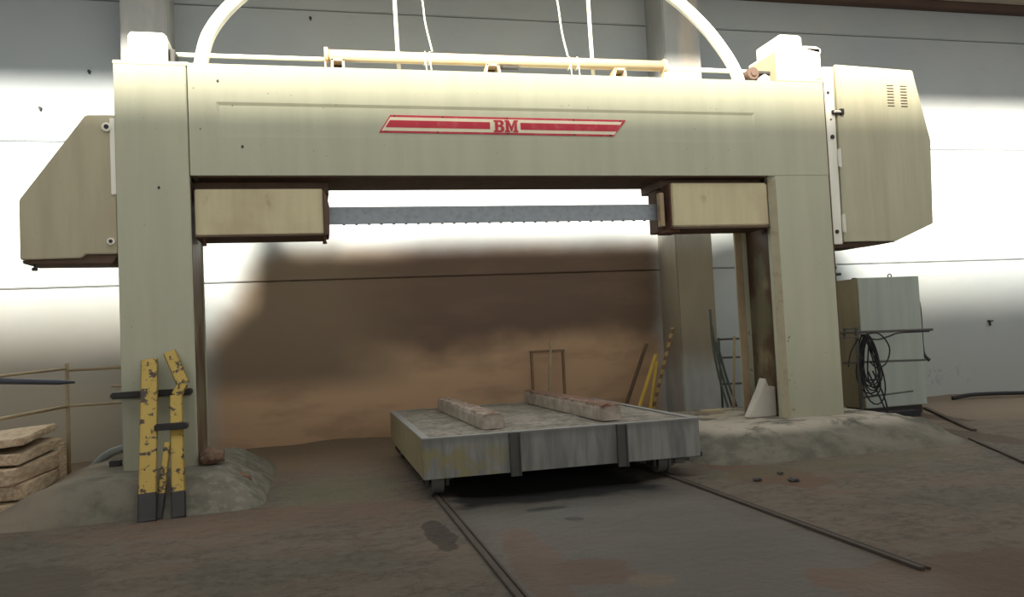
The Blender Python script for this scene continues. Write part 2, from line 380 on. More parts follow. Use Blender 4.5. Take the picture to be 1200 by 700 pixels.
# legs
def leg(poly, z0, z1):
    return MB().prism(poly, 2, z0, z1, 0.006)
L = leg([(-2.03, YF), (-1.285, YF), (-1.272, YF+.012), (-1.272, YF+.15), (-1.36, YF+.15), (-1.36, YB-.12), (-1.25, YB-.12), (-1.25, YB-.08), (-1.36, YB), (-2.03, YB)], .30, 4.81)
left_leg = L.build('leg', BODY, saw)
R_ = leg([(6.88, YF), (6.065, YF), (5.99, YF+.07), (5.99, YF+.15), (6.09, YF+.15), (6.09, YB-.04), (5.90, YB-.04), (5.90, YB), (6.88, YB)], .30, 3.57)
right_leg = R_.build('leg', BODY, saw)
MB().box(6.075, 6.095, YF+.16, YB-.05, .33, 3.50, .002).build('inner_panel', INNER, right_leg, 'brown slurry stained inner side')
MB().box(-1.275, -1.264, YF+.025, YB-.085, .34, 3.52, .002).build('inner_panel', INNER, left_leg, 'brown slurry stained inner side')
MB().prism([(6.065, YF-.003), (5.987, YF+.068), (5.992, YF+.078), (6.073, YF+.004)], 2, .34, 3.5, 0).build('edge_strip', flat('worn_corner_enamel', (.38, .34, .23), .6, vary=.2, dirt=(.20, .13, .08), damt=.6, dsc=3), right_leg, 'tan worn corner edge')
MB().box(5.89, 6.0, YB-.06, YB-.038, .34, 3.5, .003).build('edge_strip', TAN, right_leg, 'tan back flange')
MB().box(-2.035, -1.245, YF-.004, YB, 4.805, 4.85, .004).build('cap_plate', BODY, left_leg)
MB().box(6.20, 6.93, YF-.004, YB, 4.842, 4.868, .004).build('cap_plate', TRIM_PAINT, right_leg)
# beam with a pressed panel on the front
b = bmesh.new()
X0, X1, Z0, Z1 = -1.262, 6.88, 3.56, 4.84; p0, p1, q0, q1 = -.97, 5.815, 4.0, 4.402
def rectv(x0, x1, z0, z1, y): return [b.verts.new(c) for c in ((x0, y, z0), (x1, y, z0), (x1, y, z1), (x0, y, z1))]
A = rectv(X0, X1, Z0, Z1, YF); B_ = rectv(p0, p1, q0, q1, YF); Cc = rectv(p0+.035, p1-.035, q0+.03, q1-.035, YF+.016)
for v in Cc[:2]: v.co.y = YF+.002
K = rectv(X0, X1, Z0, Z1, YB)
for (u, v) in ((A, B_), (B_, Cc)):
    for i in range(4): b.faces.new((u[i], u[(i+1) % 4], v[(i+1) % 4], v[i]))
b.faces.new(Cc); b.faces.new(K[::-1])
for i in range(4): b.faces.new((A[(i+1) % 4], A[i], K[i], K[(i+1) % 4]))
bmesh.ops.recalc_face_normals(b, faces=b.faces[:])
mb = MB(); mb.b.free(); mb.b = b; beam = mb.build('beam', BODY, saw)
MB().box(-1.2, 5.98, YF+.03, YB-.02, 3.545, 3.562, .001).build('underside_plate', UNDER, beam, 'dark brown slurry coated underside')
MB().box(-1.27, .25, YF+.33, YB-.05, 3.40, 3.55, .004).build('mounting_bracket', UNDER, saw)
MB().box(4.50, 5.98, YF+.25, YB-.05, 3.44, 3.55, .004).build('mounting_bracket', UNDER, saw)

# nameplate in the pressed panel
YS = YF+.004
MB().prism([(0.85, 4.072), (3.803, 4.058), (3.98, 4.272), (0.992, 4.286)], 1, YS-.007, YS+.010, .001).build('nameplate', RED, saw, 'red and cream striped plate reading BM')
plate = bpy.data.objects['nameplate']
def zline(x, t): return (4.072+(4.286-4.072)*t) - 0.0047*(x-.9)
def par(xa, xb, t0, t1, y0, y1, sl=(1, 1)):
    sh = .143
    P = [(xa+sh*t0*sl[0], zline(xa, t0)), (xb+sh*t0*sl[1], zline(xb, t0)), (xb+sh*t1*sl[1], zline(xb, t1)), (xa+sh*t1*sl[0], zline(xa, t1))]
    return MB().prism(P, 1, y0, y1, 0)
par(.865, 3.80, .11, .88, YS-.009, YS-.006).build('cream_field', CREAM, plate, 'cream band inside the red border')
par(.885, 2.20, .30, .70, YS-.012, YS-.008, (1, 0)).build('red_stripe', RED, plate)
par(2.585, 3.80, .30, .70, YS-.012, YS-.008, (0, 1)).build('red_stripe', RED, plate)
def letter(polys, x0, z0, s, y):
    c = bpy.data.curves.new('letter', 'CURVE'); c.dimensions = '2D'; c.fill_mode = 'BOTH'; c.extrude = .003
    for P in polys:
        sp_ = c.splines.new('POLY'); sp_.points.add(len(P)-1); sp_.use_cyclic_u = True
        for i, (u, v) in enumerate(P): sp_.points[i].co = (u*s, v*s, 0, 1)
    t = bpy.data.objects.new('tmp_letter', c); COL.objects.link(t)
    bpy.context.view_layer.update()
    me = bpy.data.meshes.new_from_object(t.evaluated_get(bpy.context.evaluated_depsgraph_get()))
    bpy.data.objects.remove(t); bpy.data.curves.remove(c)
    mb = MB(); mb.b.from_mesh(me); bpy.data.meshes.remove(me)
    mm = Matrix.Translation((x0, y, z0)) @ Matrix.Rotation(math.pi/2, 4, 'X')
    for v in mb.b.verts: v.co = mm @ v.co
    return mb
LB = [[(0, 0), (.62, 0), (.78, .05), (.87, .16), (.87, .36), (.80, .47), (.70, .52), (.79, .58), (.84, .68), (.84, .84), (.76, .95), (.60, 1), (0, 1), (0, .86), (.12, .86), (.12, .14), (0, .14)],
      [(.36, .15), (.54, .15), (.61, .21), (.61, .38), (.54, .44), (.36, .44)], [(.36, .59), (.52, .59), (.58, .65), (.58, .80), (.52, .85), (.36, .85)]]
LM = [[(0, 0), (.42, 0), (.42, .14), (.32, .14), (.32, .66), (.52, .08), (.60, .08), (.80, .66), (.80, .14), (.70, .14), (.70, 0), (1.12, 0), (1.12, .14), (1.03, .14), (1.03, .86), (1.12, .86), (1.12, 1), (.76, 1), (.56, .45), (.36, 1), (0, 1), (0, .86), (.1, .86), (.1, .14), (0, .14)]]
letter(LB, 2.245, 4.094, .150, YS-.013).build('letter', RED, plate, 'red slab serif letter B')
letter(LM, 2.385, 4.094, .150, YS-.013).build('letter', RED, plate, 'red slab serif letter M')
for (x, t) in ((1.04, .93), (1.62, .93), (3.28, .93), (3.9, .93), (.93, .06), (1.55, .06), (3.28, .06), (3.76, .06), (2.42, .95), (2.42, .05)):
    MB().cyl((x, YS-.012, zline(x, t)), (x, YS-.004, zline(x, t)), .012, 8).build('screw', RUST, plate)

# blade housings under the beam
hl = MB().box(-1.235, .175, YF+.06, YF+.62, 2.885, 3.415, .012).build('blade_housing', BOXP, saw, 'yellowed cream box under the left of the beam')
MB().box(-1.24, .185, YF+.05, YF+.63, 2.865, 2.888, .002).build('bottom_lip', UNDER, hl)
MB().prism([(.18, 2.87), (.235, 2.87), (.245, 3.2), (.22, 3.32), (.18, 3.40)], 1, YF+.03, YF+.5, .004).build('blade_guide', UNDER, hl, 'brown curved blade guide')
for x in (-1.15, .18): MB().cyl((x, YF+.12, 2.80), (x, YF+.12, 2.87), .018, 8).cyl((x, YF+.12, 2.775), (x, YF+.12, 2.80), .028, 6).build('drain_bolt', RUST, hl)
hr = MB().box(4.58, 5.975, YF+.06, YF+.62, 2.90, 3.475, .02).build('blade_housing', BOXP, saw, 'cream box under the right of the beam')
MB().box(4.57, 5.98, YF+.05, YF+.63, 2.872, 2.902, .002).build('bottom_lip', UNDER, hr)
MB().box(4.555, 4.582, YF+.07, YF+.60, 2.88, 3.46, .006).build('end_plate', RUST, hr, 'rust brown end plate')
MB().box(4.47, 4.56, YF+.30, YF+.56, 2.86, 3.42, .008).build('blade_guide', UNDER, hr)
MB().box(4.44, 4.50, YF+.12, YF+.22, 2.92, 3.36, .006).build('guide_jaw', TAN, hr)
for x in (4.60,): MB().box(4.50, 4.70, YF+.10, YF+.40, 2.83, 2.875, .01).build('rubble_lip', RUST, hr)
blade = MB().box(.22, 4.50, 9.925, 9.937, 3.025, 3.236, .002).build('saw_blade', STEEL, saw, 'long blue grey steel blade')
for i in range(27):
    x = .40+i*.149
    MB().box(x, x+.03, 9.922, 9.940, 3.014, 3.030, .002).build('blade_segment', DARK, blade)

# left pulley cover
cl = MB().prism([(-3.0, 2.655), (-3.0, 3.30), (-2.33, 4.235), (-2.032, 4.24), (-2.032, 2.70), (-2.36, 2.70), (-2.40, 2.66)], 1, YF+.03, YF+.62, .01).build('pulley_cover', COVER, saw, 'tan cover with one slanted edge left of the frame')
MB().prism([(-2.98, 2.615), (-2.1, 2.60), (-2.035, 2.70), (-2.36, 2.70), (-2.41, 2.655), (-2.99, 2.648)], 1, YF+.06, YF+.60, .004).build('bottom_lip', UNDER, cl)
for (x, z, r) in ((-2.115, 4.10, .05), (-2.10, 2.835, .04)):
    MB().cyl((x, YF+.004, z), (x, YF+.04, z), r, 20).build('bolt_boss', WHITE, cl)
    MB().cyl((x, YF-.006, z), (x, YF+.01, z), r*.5, 16).build('bolt', DARK, cl)
MB().cyl((-2.88, YF+.1, 2.55), (-2.88, YF+.1, 2.64), .012, 8).cyl((-2.88, YF+.1, 2.54), (-2.88, YF+.1, 2.575), .03, 6).build('drain_bolt', DARK, cl)
MB().box(-2.085, -2.03, YF+.015, YF+.05, 3.35, 4.2, .004).build('edge_strip', WHITE, cl)

# right pulley cover: white hinge strip and a big door
cr = MB().prism([(6.90, 2.64), (6.90, 4.90), (7.0, 5.08), (8.30, 5.03), (8.52, 4.04), (8.46, 2.90), (7.85, 2.665)], 1, YF+.04, YF+.62, .01).build('pulley_cover', TRIM_PAINT, saw, 'cream wheel cover with a closed door right of the frame')
door = MB().prism([(7.045, 2.652), (7.085, 5.095), (8.325, 5.05), (8.548, 4.06), (8.49, 2.882), (7.87, 2.645)], 1, YF-.01, YF+.036, .006).build('door', DOOR, cr)
MB().prism([(6.90, 2.62), (6.90, 4.93), (7.045, 4.93), (7.03, 2.62)], 1, YF+.0, YF+.045, .004).build('hinge_strip', WHITE, cr, 'white strip with bolts between frame and door')
MB().box(6.90, 7.05, YF-.005, YF+.5, 4.93, 5.06, .006).build('top_bracket', WHITE, cr)
MB().prism([(6.92, 2.575), (6.92, 2.63), (7.85, 2.652), (7.95, 2.645), (7.4, 2.585)], 1, YF+.06, YF+.60, .003).build('bottom_lip', UNDER, cr)
for z in (3.80, 2.90): MB().box(7.035, 7.085, YF-.022, YF+.0, z-.12, z+.12, .005).cyl((7.06, YF-.022, z-.13), (7.06, YF-.022, z+.13), .014, 10).build('hinge', WHITE, door)
MB().box(6.985, 7.10, YF-.035, YF+.0, 4.40, 4.455, .006).box(7.10, 7.16, YF-.05, YF-.005, 4.39, 4.475, .008).build('latch', DARK, door)
MB().cyl((7.0, YF-.05, 4.428), (7.09, YF-.05, 4.428), .017, 10).build('latch_pin', WHITE, door)
for x in (7.885, 8.10):
    m = MB()
    for k in range(8): m.box(x, x+.105, YF-.018, YF-.008, 4.83-k*.041-.012-(x-7.885)*.02, 4.83-k*.041-(x-7.885)*.02, .002)
    m.build('vent', UNDER, door)
for (x, z, r) in ((6.975, 4.09, .03), (6.95, 2.79, .028), (6.97, 4.33, .012), (6.95, 4.70, .02)):
    MB().cyl((x, YF-.012, z), (x, YF+.01, z), r, 14).build('bolt', DARK, cr)
MB().box(6.878, 6.902, YF+.005, YF+.5, .9, 4.85, .002).build('side_gap', UNDER, right_leg, 'dark seam strip')
MB().cyl((6.94, YF+.08, 2.31), (6.94, YF+.12, 2.31), .03, 14).box(6.89, 7.05, YF+.1, YF+.2, 2.20, 2.235, .004).build('stay_bracket', DARK, right_leg)
# drive housings on top
h = MB().prism([(YF+.22, 4.84), (YF+.22, 5.40), (YF+1.02, 5.40), (YF+1.02, 4.84)], 0, 6.385, 7.03, .008).build('drive_housing', WHITE, saw, 'white box housing on top of the right leg')
MB().prism([(6.385, 5.39), (6.385, 5.555), (6.44, 5.585), (6.72, 5.585), (6.77, 5.555), (6.77, 5.39)], 1, YF+.25, YF+.80, .01).build('upper_box', WHITE, h)
MB().prism([(6.76, 5.385), (6.76, 5.425), (6.97, 5.425), (7.045, 5.39), (7.045, 5.33)], 1, YF+.22, YF+.9, .006).build('side_cover', WHITE, h)
MB().cyl((6.55, YF+.5, 5.58), (6.55, YF+.5, 5.64), .02, 10).build('lifting_eye', GALV, h)
MB().box(6.372, 6.388, YF+.30, YF+.98, 4.86, 5.36, .004).build('side_panel', COVER, h, 'beige side panel')
MB().box(6.06, 6.36, YF+.36, YF+.75, 4.84, 4.90, .005).box(6.08, 6.12, YF+.40, YF+.7, 4.88, 5.10, .004).box(6.12, 6.36, YF+.42, YF+.72, 5.08, 5.12, .006).build('bearing_bracket', DARK, saw)
MB().cyl((6.05, YF+.35, 5.06), (6.05, YF+.62, 5.06), .085, 20).cyl((6.05, YF+.33, 5.06), (6.05, YF+.36, 5.06), .04, 12).build('bearing', BROWNB, saw)
MB().prism([(6.13, 4.85), (6.13, 5.0), (6.20, 5.04), (6.27, 5.0), (6.27, 4.85)], 1, YF+.30, YF+.42, .006).build('bearing_block', WHITE, saw)
h2 = MB().prism([(-1.93, 4.85), (-1.93, 5.24), (-1.90, 5.285), (-1.56, 5.285), (-1.51, 5.24), (-1.51, 4.85)], 1, YF+.30, YF+.85, .005).build('motor_cover', WHITE, saw, 'white box on top of the left leg')
MB().box(-1.50, -1.44, YF+.36, YF+.62, 4.85, 5.12, .006).build('side_bracket', DARK, h2)

# tensioner tube along the top
YT = 10.1
tt = MB().tube([(.29, YT, 5.145), (4.76, YT, 5.155)], .072, 24).build('tensioner_tube', TUBE, saw, 'cream tube lying along the top of the beam')
for x in (.285, 4.765): MB().cyl((x-.022, YT, 5.15), (x+.022, YT, 5.15), .095, 20).build('end_flange', TUBE, tt)
MB().tube([(-1.46, YT, 5.09), (.28, YT, 5.095)], .026, 12).build('tension_rod', WHITE, saw)
MB().tube([(4.78, YT, 5.125), (6.03, YT, 5.115)], .030, 12).build('tension_rod', WHITE, saw)
MB().box(4.745, 4.80, YT-.05, YT+.05, 4.84, 5.06, .004).build('tube_foot', TUBE, saw)
MB().box(.262, .282, YT-.04, YT+.04, 4.84, 5.09, .003).build('tube_foot', TUBE, saw)
for (x, sl) in ((.42, 0), (2.36, .05), (4.10, -.05)):
    sb = MB(); w_ = .085
    sb.prism([(x-w_-abs(sl), 4.835), (x-w_-abs(sl)+.03, 4.835), (x-w_+.035, 5.075), (x-w_+.005, 5.075)], 1, YT-.10, YT+.10, .003)
    sb.prism([(x+w_+max(sl, 0)-.03, 4.835), (x+w_+max(sl, 0), 4.835), (x+w_-.005, 5.075), (x+w_-.035, 5.075)], 1, YT-.10, YT+.10, .003)
    sb.box(x-w_+.005, x+w_-.005, YT-.10, YT+.10, 5.05, 5.08, .003)
    so = sb.build('tube_saddle', TUBE, saw)
    MB().box(x-w_+.03, x+w_-.03, YT+.06, YT+.09, 4.84, 5.05, .002).build('saddle_web', RUST, so)
MB().box(2.50, 2.72, YT-.04, YT+.04, 5.045, 5.085, .006).build('clamp', DARK, saw)
# arched conduit over the saw
hoop = spline([(-1.19, YT, 4.84), (-1.165, YT, 5.0), (-1.06, YT, 5.365), (-.765, YT, 5.757), (-.25, YT, 6.16), (.8, YT, 6.62), (2.2, YT, 6.84), (3.6, YT, 6.72), (4.45, YT, 6.42), (5.0, YT, 6.085), (5.37, YT, 5.77), (5.605, YT, 5.50), (5.82, YT, 5.17), (5.93, YT, 4.84)], 8)
hp = MB().tube(hoop, .082, 18).build('arched_pipe', WHITE, saw, 'thick white pipe arching above the beam')
for x in (-1.19, 5.93): MB().cyl((x, YT, 4.84), (x, YT, 4.87), .12, 18).build('pipe_flange', WHITE, hp)
# scratches and a clamp bar on the left leg
MB().box(-2.12, -1.30, YF-.13, YF+.005, 1.12, 1.19, .015).build('clamp_bar', DARK, saw, 'dark rusty bar across the left leg')
for (x, z) in ((-.941, 4.641), (-.697, 3.89), (-1.595, 3.423)):
    MB().prism([(x-.012, z-.016), (x+.008, z-.02), (x+.016, z), (x+.006, z+.02), (x-.014, z+.008)], 1, YF-.003, YF+.002, 0).build('dent', DARK, saw)

# ropes and straps hanging from the roof
def hang(pts, r, mat, label, n_=10, ties=None):
    p = MB().tube(spline(pts, 8), r, n_)
    if ties:
        for x in ties:
            p.tube([(x+.005*math.sin(a), YT+.082*math.cos(a), 5.15+.082*math.sin(a)) for a in [i*2*math.pi/20 for i in range(20)]], .007, 6, closed=True)
            p.tube([(x, YT-.078, 5.14), (x+.01, YT-.085, 4.98), (x+.015, YT-.09, 4.845)], .007, 6)
    return p
G = 'rods and cords hanging over the beam'
tag(hang([(1.15, YT+.13, 7.64), (1.17, YT+.13, 5.9), (1.19, YT+.13, 4.85)], .026, WHITE, '').build('hanging_rod', WHITE, origin=(1.19, YT+.13, 4.85)), 'white vertical rod rising from the beam behind the left half of the tube', 'rod', G)
tag(hang([(3.77, YT+.13, 7.64), (3.78, YT+.13, 6.0), (3.80, YT+.13, 4.85)], .026, WHITE, '').build('hanging_rod', WHITE, origin=(3.80, YT+.13, 4.85)), 'white vertical rod rising from the beam behind the right half of the tube', 'rod', G)
tag(hang([(1.30, YT, 7.64), (1.44, YT, 6.3), (1.505, YT, 5.9), (1.53, YT-.01, 5.6), (1.60, YT-.02, 5.235)], .011, WHITE, '', 8, (1.50, 1.56)).build('rope', WHITE, origin=(1.6, YT, 5.2)), 'thin white cord tied round the tube just right of the left rod', 'cord', G)
tag(hang([(3.18, YT, 7.64), (3.26, YT, 6.3), (3.31, YT, 5.9), (3.34, YT-.01, 5.55), (3.40, YT-.02, 5.235)], .012, WHITE, '', 8, (3.41, 3.52)).build('rope', WHITE, origin=(3.4, YT, 5.2)), 'thin white cord tied round the tube just left of the right rod', 'cord', G)

# ------------------------------------------------------------------ plinths
def mound(x0, x1, y0, y1, tx0, tx1, ty0, ty1, zt, amp, seed, skew=0.0):
    def fz(x, y):
        fx = sm(x, x0, tx0)*(1-sm(x, tx1, x1)); fy = sm(y, y0, ty0)*(1-sm(y, ty1, y1))
        k = min(1, fx*fy*1.0)
        e = fbm(x, y, 1.6, seed)*amp
        z = zt*k**.6 + e*k*(1-k)*4*.9
        if tx0+.05 < x < tx1-.05 and ty0+.02 < y < ty1: z = zt+.01*fbm(x, y, 5, seed)
        return z-.03*(k < .02)
    return grid(x0, x1, 90, y0, y1, 70, fz, -.06)
tag(mound(-3.25, -.50, 8.50, 12.0, -2.35, -1.05, 9.02, 11.0, .335, .07, 1).build('concrete_plinth', PLINTH, origin=(-1.7, 9.9, 0)), 'grey green concrete base mound under the left leg', 'concrete base')
tag(mound(4.25, 8.0, 8.40, 12.3, 5.0, 7.30, 9.30, 11.4, .335, .10, 5).build('concrete_plinth', PLINTH, origin=(6.2, 9.9, 0)), 'pale concrete base mound under the right leg', 'concrete base')

# ------------------------------------------------------------------ rails in the floor
for (x, lb) in ((1.17, 'steel rail set in the floor, running from the cart to the bottom edge'), (3.68, 'steel rail set in the floor, running out to the right from the cart')):
    m = MB().box(x-.035, x+.01, 2.2 if x < 2 else 4.45, 12.3, -.08, .022, .004); m.box(x+.03, x+.05, 2.2 if x < 2 else 4.45, 12.3, -.08, .016, .003)
    tag(m.build('cart_rail', flat('rail_steel', (0.060, 0.047, 0.037), .8, 0, vary=.35), origin=(x, 7, 0)), lb, 'rail', 'cart rails in the floor')

# ------------------------------------------------------------------ the cart
cart = empty('rail_cart', (2.52, 9.9, 0), 'low flat steel cart on rails under the saw, carrying two stone beams', 'cart')
cx0, cx1, cy0, cy1, cz0, cz1 = 1.02, 4.02, 8.15, 11.62, .205, .612
deck = MB().box(cx0+.02, cx1-.02, cy0+.02, cy1-.02, cz1-.10, cz1-.012, .004)
deck.build('deck', CARTTOP, cart, 'rough grey concrete deck')
b2 = grid(cx0+.09, cx1-.09, 60, cy0+.09, cy1-.09, 60, lambda x, y: cz1-.010+.010*fbm(x, y, 3, 2)); b2.build('deck_dust', CARTTOP, cart)
fp = MB().box(cx0, cx1, cy0, cy0+.02, cz0, cz1-.005, .003).build('side_panel', CART, cart, 'grey front panel with worn yellow paint')
MB().box(cx0, cx1, cy1-.02, cy1, cz0, cz1-.005, .003).build('side_panel', CART, cart)
MB().box(cx0, cx0+.02, cy0+.02, cy1-.02, cz0, cz1-.005, .003).build('side_panel', CARTSIDE, cart, 'yellowish left side')
MB().box(cx1-.02, cx1, cy0+.02, cy1-.02, cz0, cz1-.005, .003).build('side_panel', CART, cart)
MB().box(cx0-.004, cx1+.004, cy0-.004, cy0+.08, cz1-.012, cz1+.003, .002).box(cx0-.004, cx1+.004, cy1-.08, cy1+.004, cz1-.012, cz1+.003, .002).box(cx0-.004, cx0+.08, cy0+.08, cy1-.08, cz1-.012, cz1+.003, .002).box(cx1-.08, cx1+.004, cy0+.08, cy1-.08, cz1-.012, cz1+.003, .002).build('rim', RIM, cart, 'worn bright steel rim')
m = MB()
for x in (1.2, 2.5, 3.8): m.box(x-.06, x+.06, cy0+.05, cy1-.05, cz0+.05, cz1-.11, .003)
for y in (8.8, 9.9, 11.0): m.box(cx0+.03, cx1-.03, y-.05, y+.05, cz0+.06, cz1-.11, .003)
m.box(cx0+.02, cx1-.02, cy0+.02, cy1-.02, cz1-.2, cz1-.10, 0)
m.build('chassis', DARK, cart)
for x in (1.955, 3.115):
    MB().box(x-.05, x+.05, cy0-.045, cy0+.0, cz0-.035, cz1-.002, .003).box(x+.042, x+.056, cy0-.065, cy0+.0, cz0-.035, cz1-.002, .002).build('stiffener', flat('dark_channel_steel', (.075, .075, .07), .6, .2), cart, 'dark vertical channel')
for (x, y) in ((1.18, 8.42), (3.66, 8.42), (1.18, 11.25), (3.66, 11.25)):
    wl = MB().cyl((x-.045, y, .145), (x+.045, y, .145), .125, 28).cyl((x-.065, y, .145), (x-.043, y, .145), .152 if x < 2 else .125, 28).cyl((x+.043, y, .145), (x+.065, y, .145), .125 if x < 2 else .152, 28).build('wheel', GALV, cart)
    MB().cyl((x-.14, y, .17), (x+.16, y, .17), .035, 14).build('axle', DARK, wl)
    MB().box(x-.12, x-.085, y-.1, y+.1, .10, .35, .006).build('axle_box', DARK, wl); MB().box(x+.085, x+.12, y-.1, y+.1, .10, .35, .006).build('axle_box', DARK, wl)
MB().box(3.80, 3.93, 8.34, 8.52, .11, .20, .01).cyl((3.78, 8.43, .165), (4.0, 8.43, .165), .05, 16).build('brake_bracket', GALV, cart)
MB().box(cx1-.06, cx1+.03, cy0+.01, cy0+.07, cz0-.01, cz0+.04, .006).build('corner_lug', DARK, cart)

def stone(x0, x1, y0, y1, xb0, xb1, z0, h, seed):
    """rough beam of sawn stone: x0..x1 at the near end, xb0..xb1 at the far end"""
    N, b = 60, bmesh.new(); rings = []
    for i in range(N+1):
        t = i/N; y = y0+(y1-y0)*t; a = x0+(xb0-x0)*t; c = x1+(xb1-x1)*t; ring = []
        for (u, v) in ((0, 0), (.33, 0), (.66, 0), (1, 0), (1, .35), (1, .7), (.97, .95), (.8, 1), (.55, 1), (.3, 1), (.05, .96), (0, .7), (0, .35)):
            wv = fbm(y*2.5, u*2+v*3, 1.3, seed)
            x = a+(c-a)*u+.006*fbm(y*3, v*4, 1.5, seed+3)*(v > .1)
            z = z0+h*v+(.014*wv-.016*abs(fbm(y*3, u*3, 1, seed+9)) if v > .9 else 0)
            ring.append(b.verts.new((x, y+(.02*fbm(u*5, v*5, 1, seed) if i in (0, N) else 0), z)))
        rings.append(ring)
    k = len(rings[0])
    for i in range(N):
        for j in range(k): b.faces.new((rings[i][j], rings[i][(j+1) % k], rings[i+1][(j+1) % k], rings[i+1][j]))
    b.faces.new(rings[0][::-1]); b.faces.new(rings[-1]); bmesh.ops.recalc_face_normals(b, faces=b.faces[:])
    mb = MB(); mb.b.free(); mb.b = b; return mb
tag(stone(1.72, 1.96, 8.56, 11.35, 1.66, 1.86, .613, .165, 2).build('stone_beam', STONE, origin=(1.8, 10, .61)), 'left of the two rough stone beams lying on the cart', 'stone block', 'stone beams on the cart')
tag(stone(3.04, 3.27, 8.50, 11.55, 2.96, 3.16, .613, .185, 7).build('stone_beam', STONE, origin=(3.1, 10, .61)), 'right and longer of the two rough stone beams lying on the cart', 'stone block', 'stone beams on the cart')

# ------------------------------------------------------------------ yellow barriers leaning on the left leg
def channel(p0, p1, w, d=.06, t=.008):
    p0, p1 = Vector(p0), Vector(p1); z = (p1-p0).normalized(); x = Vector((1, 0, 0)); x = (x-z*x.dot(z)).normalized(); y = z.cross(x)
    m = Matrix((x, y, z)).transposed().to_4x4(); m.translation = p0; L = (p1-p0).length
    return m, L
def channel_mb(p0, p1, w, d=.055, t=.012):
    m, L = channel(p0, p1, w); q = MB()
    q.box(-w/2, w/2, -t/2, t/2, 0, L, .002, m); q.box(-w/2, -w/2+t, -t/2, d, 0, L, .002, m); q.box(w/2-t, w/2, -t/2, d, 0, L, .002, m)
    return q
GB = 'yellow barrier posts by the left leg'
A0 = Vector((-1.585, 8.43, .005)); A1 = Vector((-1.73, 9.56, 1.53)); Am = A0.lerp(A1, .155)
e = empty('barrier_post', A0, 'tall straight yellow post with a black foot leaning on the left leg', 'post', GB)
channel_mb(Am, A1, .165).build('post', YELLOW, e); channel_mb(A0, Am, .168).build('foot', DARK, e, 'black painted foot')
e = empty('barrier_post', (-1.30, 8.72, .1), 'buckled yellow post with a kinked upper half, right of the straight one', 'post', GB)
B0 = Vector((-1.315, 8.50, .005)); B1 = Vector((-1.337, 8.66, .225)); B2 = Vector((-1.43, 9.30, 1.14)); B3 = Vector((-1.365, 9.36, 1.26)); B4 = Vector((-1.525, 9.57, 1.60))
channel_mb(B1, B2, .125).build('post', YELLOW, e); channel_mb(B3, B4, .13).build('bent_top', YELLOW, e, 'bent upper length')
channel_mb(B2, B3, .10).build('torn_joint', YELLOW, e)
channel_mb(B0, B1, .13).build('foot', DARK, e, 'black painted foot')
m = MB().box(-1.60, -1.28, 8.98, 9.10, .80, .865, .012); m.build('clamp', DARK, e, 'dark bar clamp')
e = empty('barrier_post', (-1.5, 8.55, 0), 'short worn yellow stub standing between the two taller posts', 'post', GB)
channel_mb((-1.49, 8.66, .22), (-1.475, 8.96, .68), .065, .04).build('post', YELLOW, e); channel_mb((-1.50, 8.50, .005), (-1.49, 8.66, .22), .07, .04).build('foot', DARK, e)

# rubble by the left leg
def rock(name, c, r, seed, mat, label, cat, group=None, flatz=.7):
    b = bmesh.new(); bmesh.ops.create_icosphere(b, subdivisions=3, radius=1)
    for v in b.verts:
        k = 1+.35*mnoise.fractal(v.co*1.5+Vector((seed, 0, 0)), 1, 2, 4)
        v.co = Vector((v.co.x*r*k, v.co.y*r*k, max(v.co.z, -.75)*r*flatz*k))
    for v in b.verts: v.co += Vector(c)
    mb = MB(); mb.b.free(); mb.b = b; return tag(mb.build(name, mat, origin=(c[0], c[1], c[2]-r*.5)), label, cat, group)
CLUMP = flat('brown_clump', (.16, .10, .065), .95, vary=.4, sc=12, bump=.5)
rock('mud_clump', (-1.13, 9.62, .42), .13, 1, CLUMP, 'brown lump of dried mud against the inner foot of the left leg', 'mud clump')
rock('mud_clump', (-.80, 9.35, .19), .09, 4, CLUMP, 'brown lump of dried mud on the right slope of the left concrete base', 'mud clump')
for (x, y, r_, lb) in ((4.33, 7.55, .045, 'dark crumb lying left of the other crumbs on the floor'), (4.62, 7.35, .055, 'dark crumb of debris nearest the front of the brown patch'), (4.72, 7.75, .035, 'small dark crumb at the right edge of the brown patch')):
    rock('debris_crumb', (x, y, .02), r_, x, DARK, lb, 'debris', 'crumbs on the floor', .4)

# ------------------------------------------------------------------ left side: railing, pipe, hose, timber
m = MB(); fx, fy = -2.82, 10.6
m.tube([(fx, fy, 0), (fx, fy, 1.52)], .022, 10)
m.tube([(fx, fy, 1.44), (-2.0, fy+.06, 1.44)], .018, 8)
m.tube([(fx, fy, 1.02), (-2.0, fy+.06, 1.02)], .016, 8); m.tube([(-2.35, fy+.02, 1.22), (-2.0, fy+.06, 1.22)], .014, 8)
m.tube([(fx, fy, 1.46), (-3.6, 8.9, 1.40)], .016, 8); m.tube([(fx, fy, 1.02), (-3.6, 8.9, .94)], .020, 8)
m.tube([(-3.6, 8.9, 0), (-3.6, 8.9, 1.45)], .022, 10)
tag(m.build('pipe_railing', RAILP, origin=(fx, fy, 0)), 'thin tan pipe railing to the left of the left leg', 'railing')
tag(MB().tube([(-3.95, 9.55, 1.41), (-3.25, 9.72, 1.376), (-2.70, 9.85, 1.325), (-2.55, 9.88, 1.315)], [.036, .033, .028, .012], 12).build('dark_pipe', flat('blue_black_pipe', (.05, .055, .07), .5), origin=(-3.2, 9.72, 1.37)), 'dark blue black pipe resting across the left railing', 'pipe')
bpy.data.objects['dark_pipe'].location.z += 0.0
hm = flat('grey_hose', (.22, .23, .22), .6)
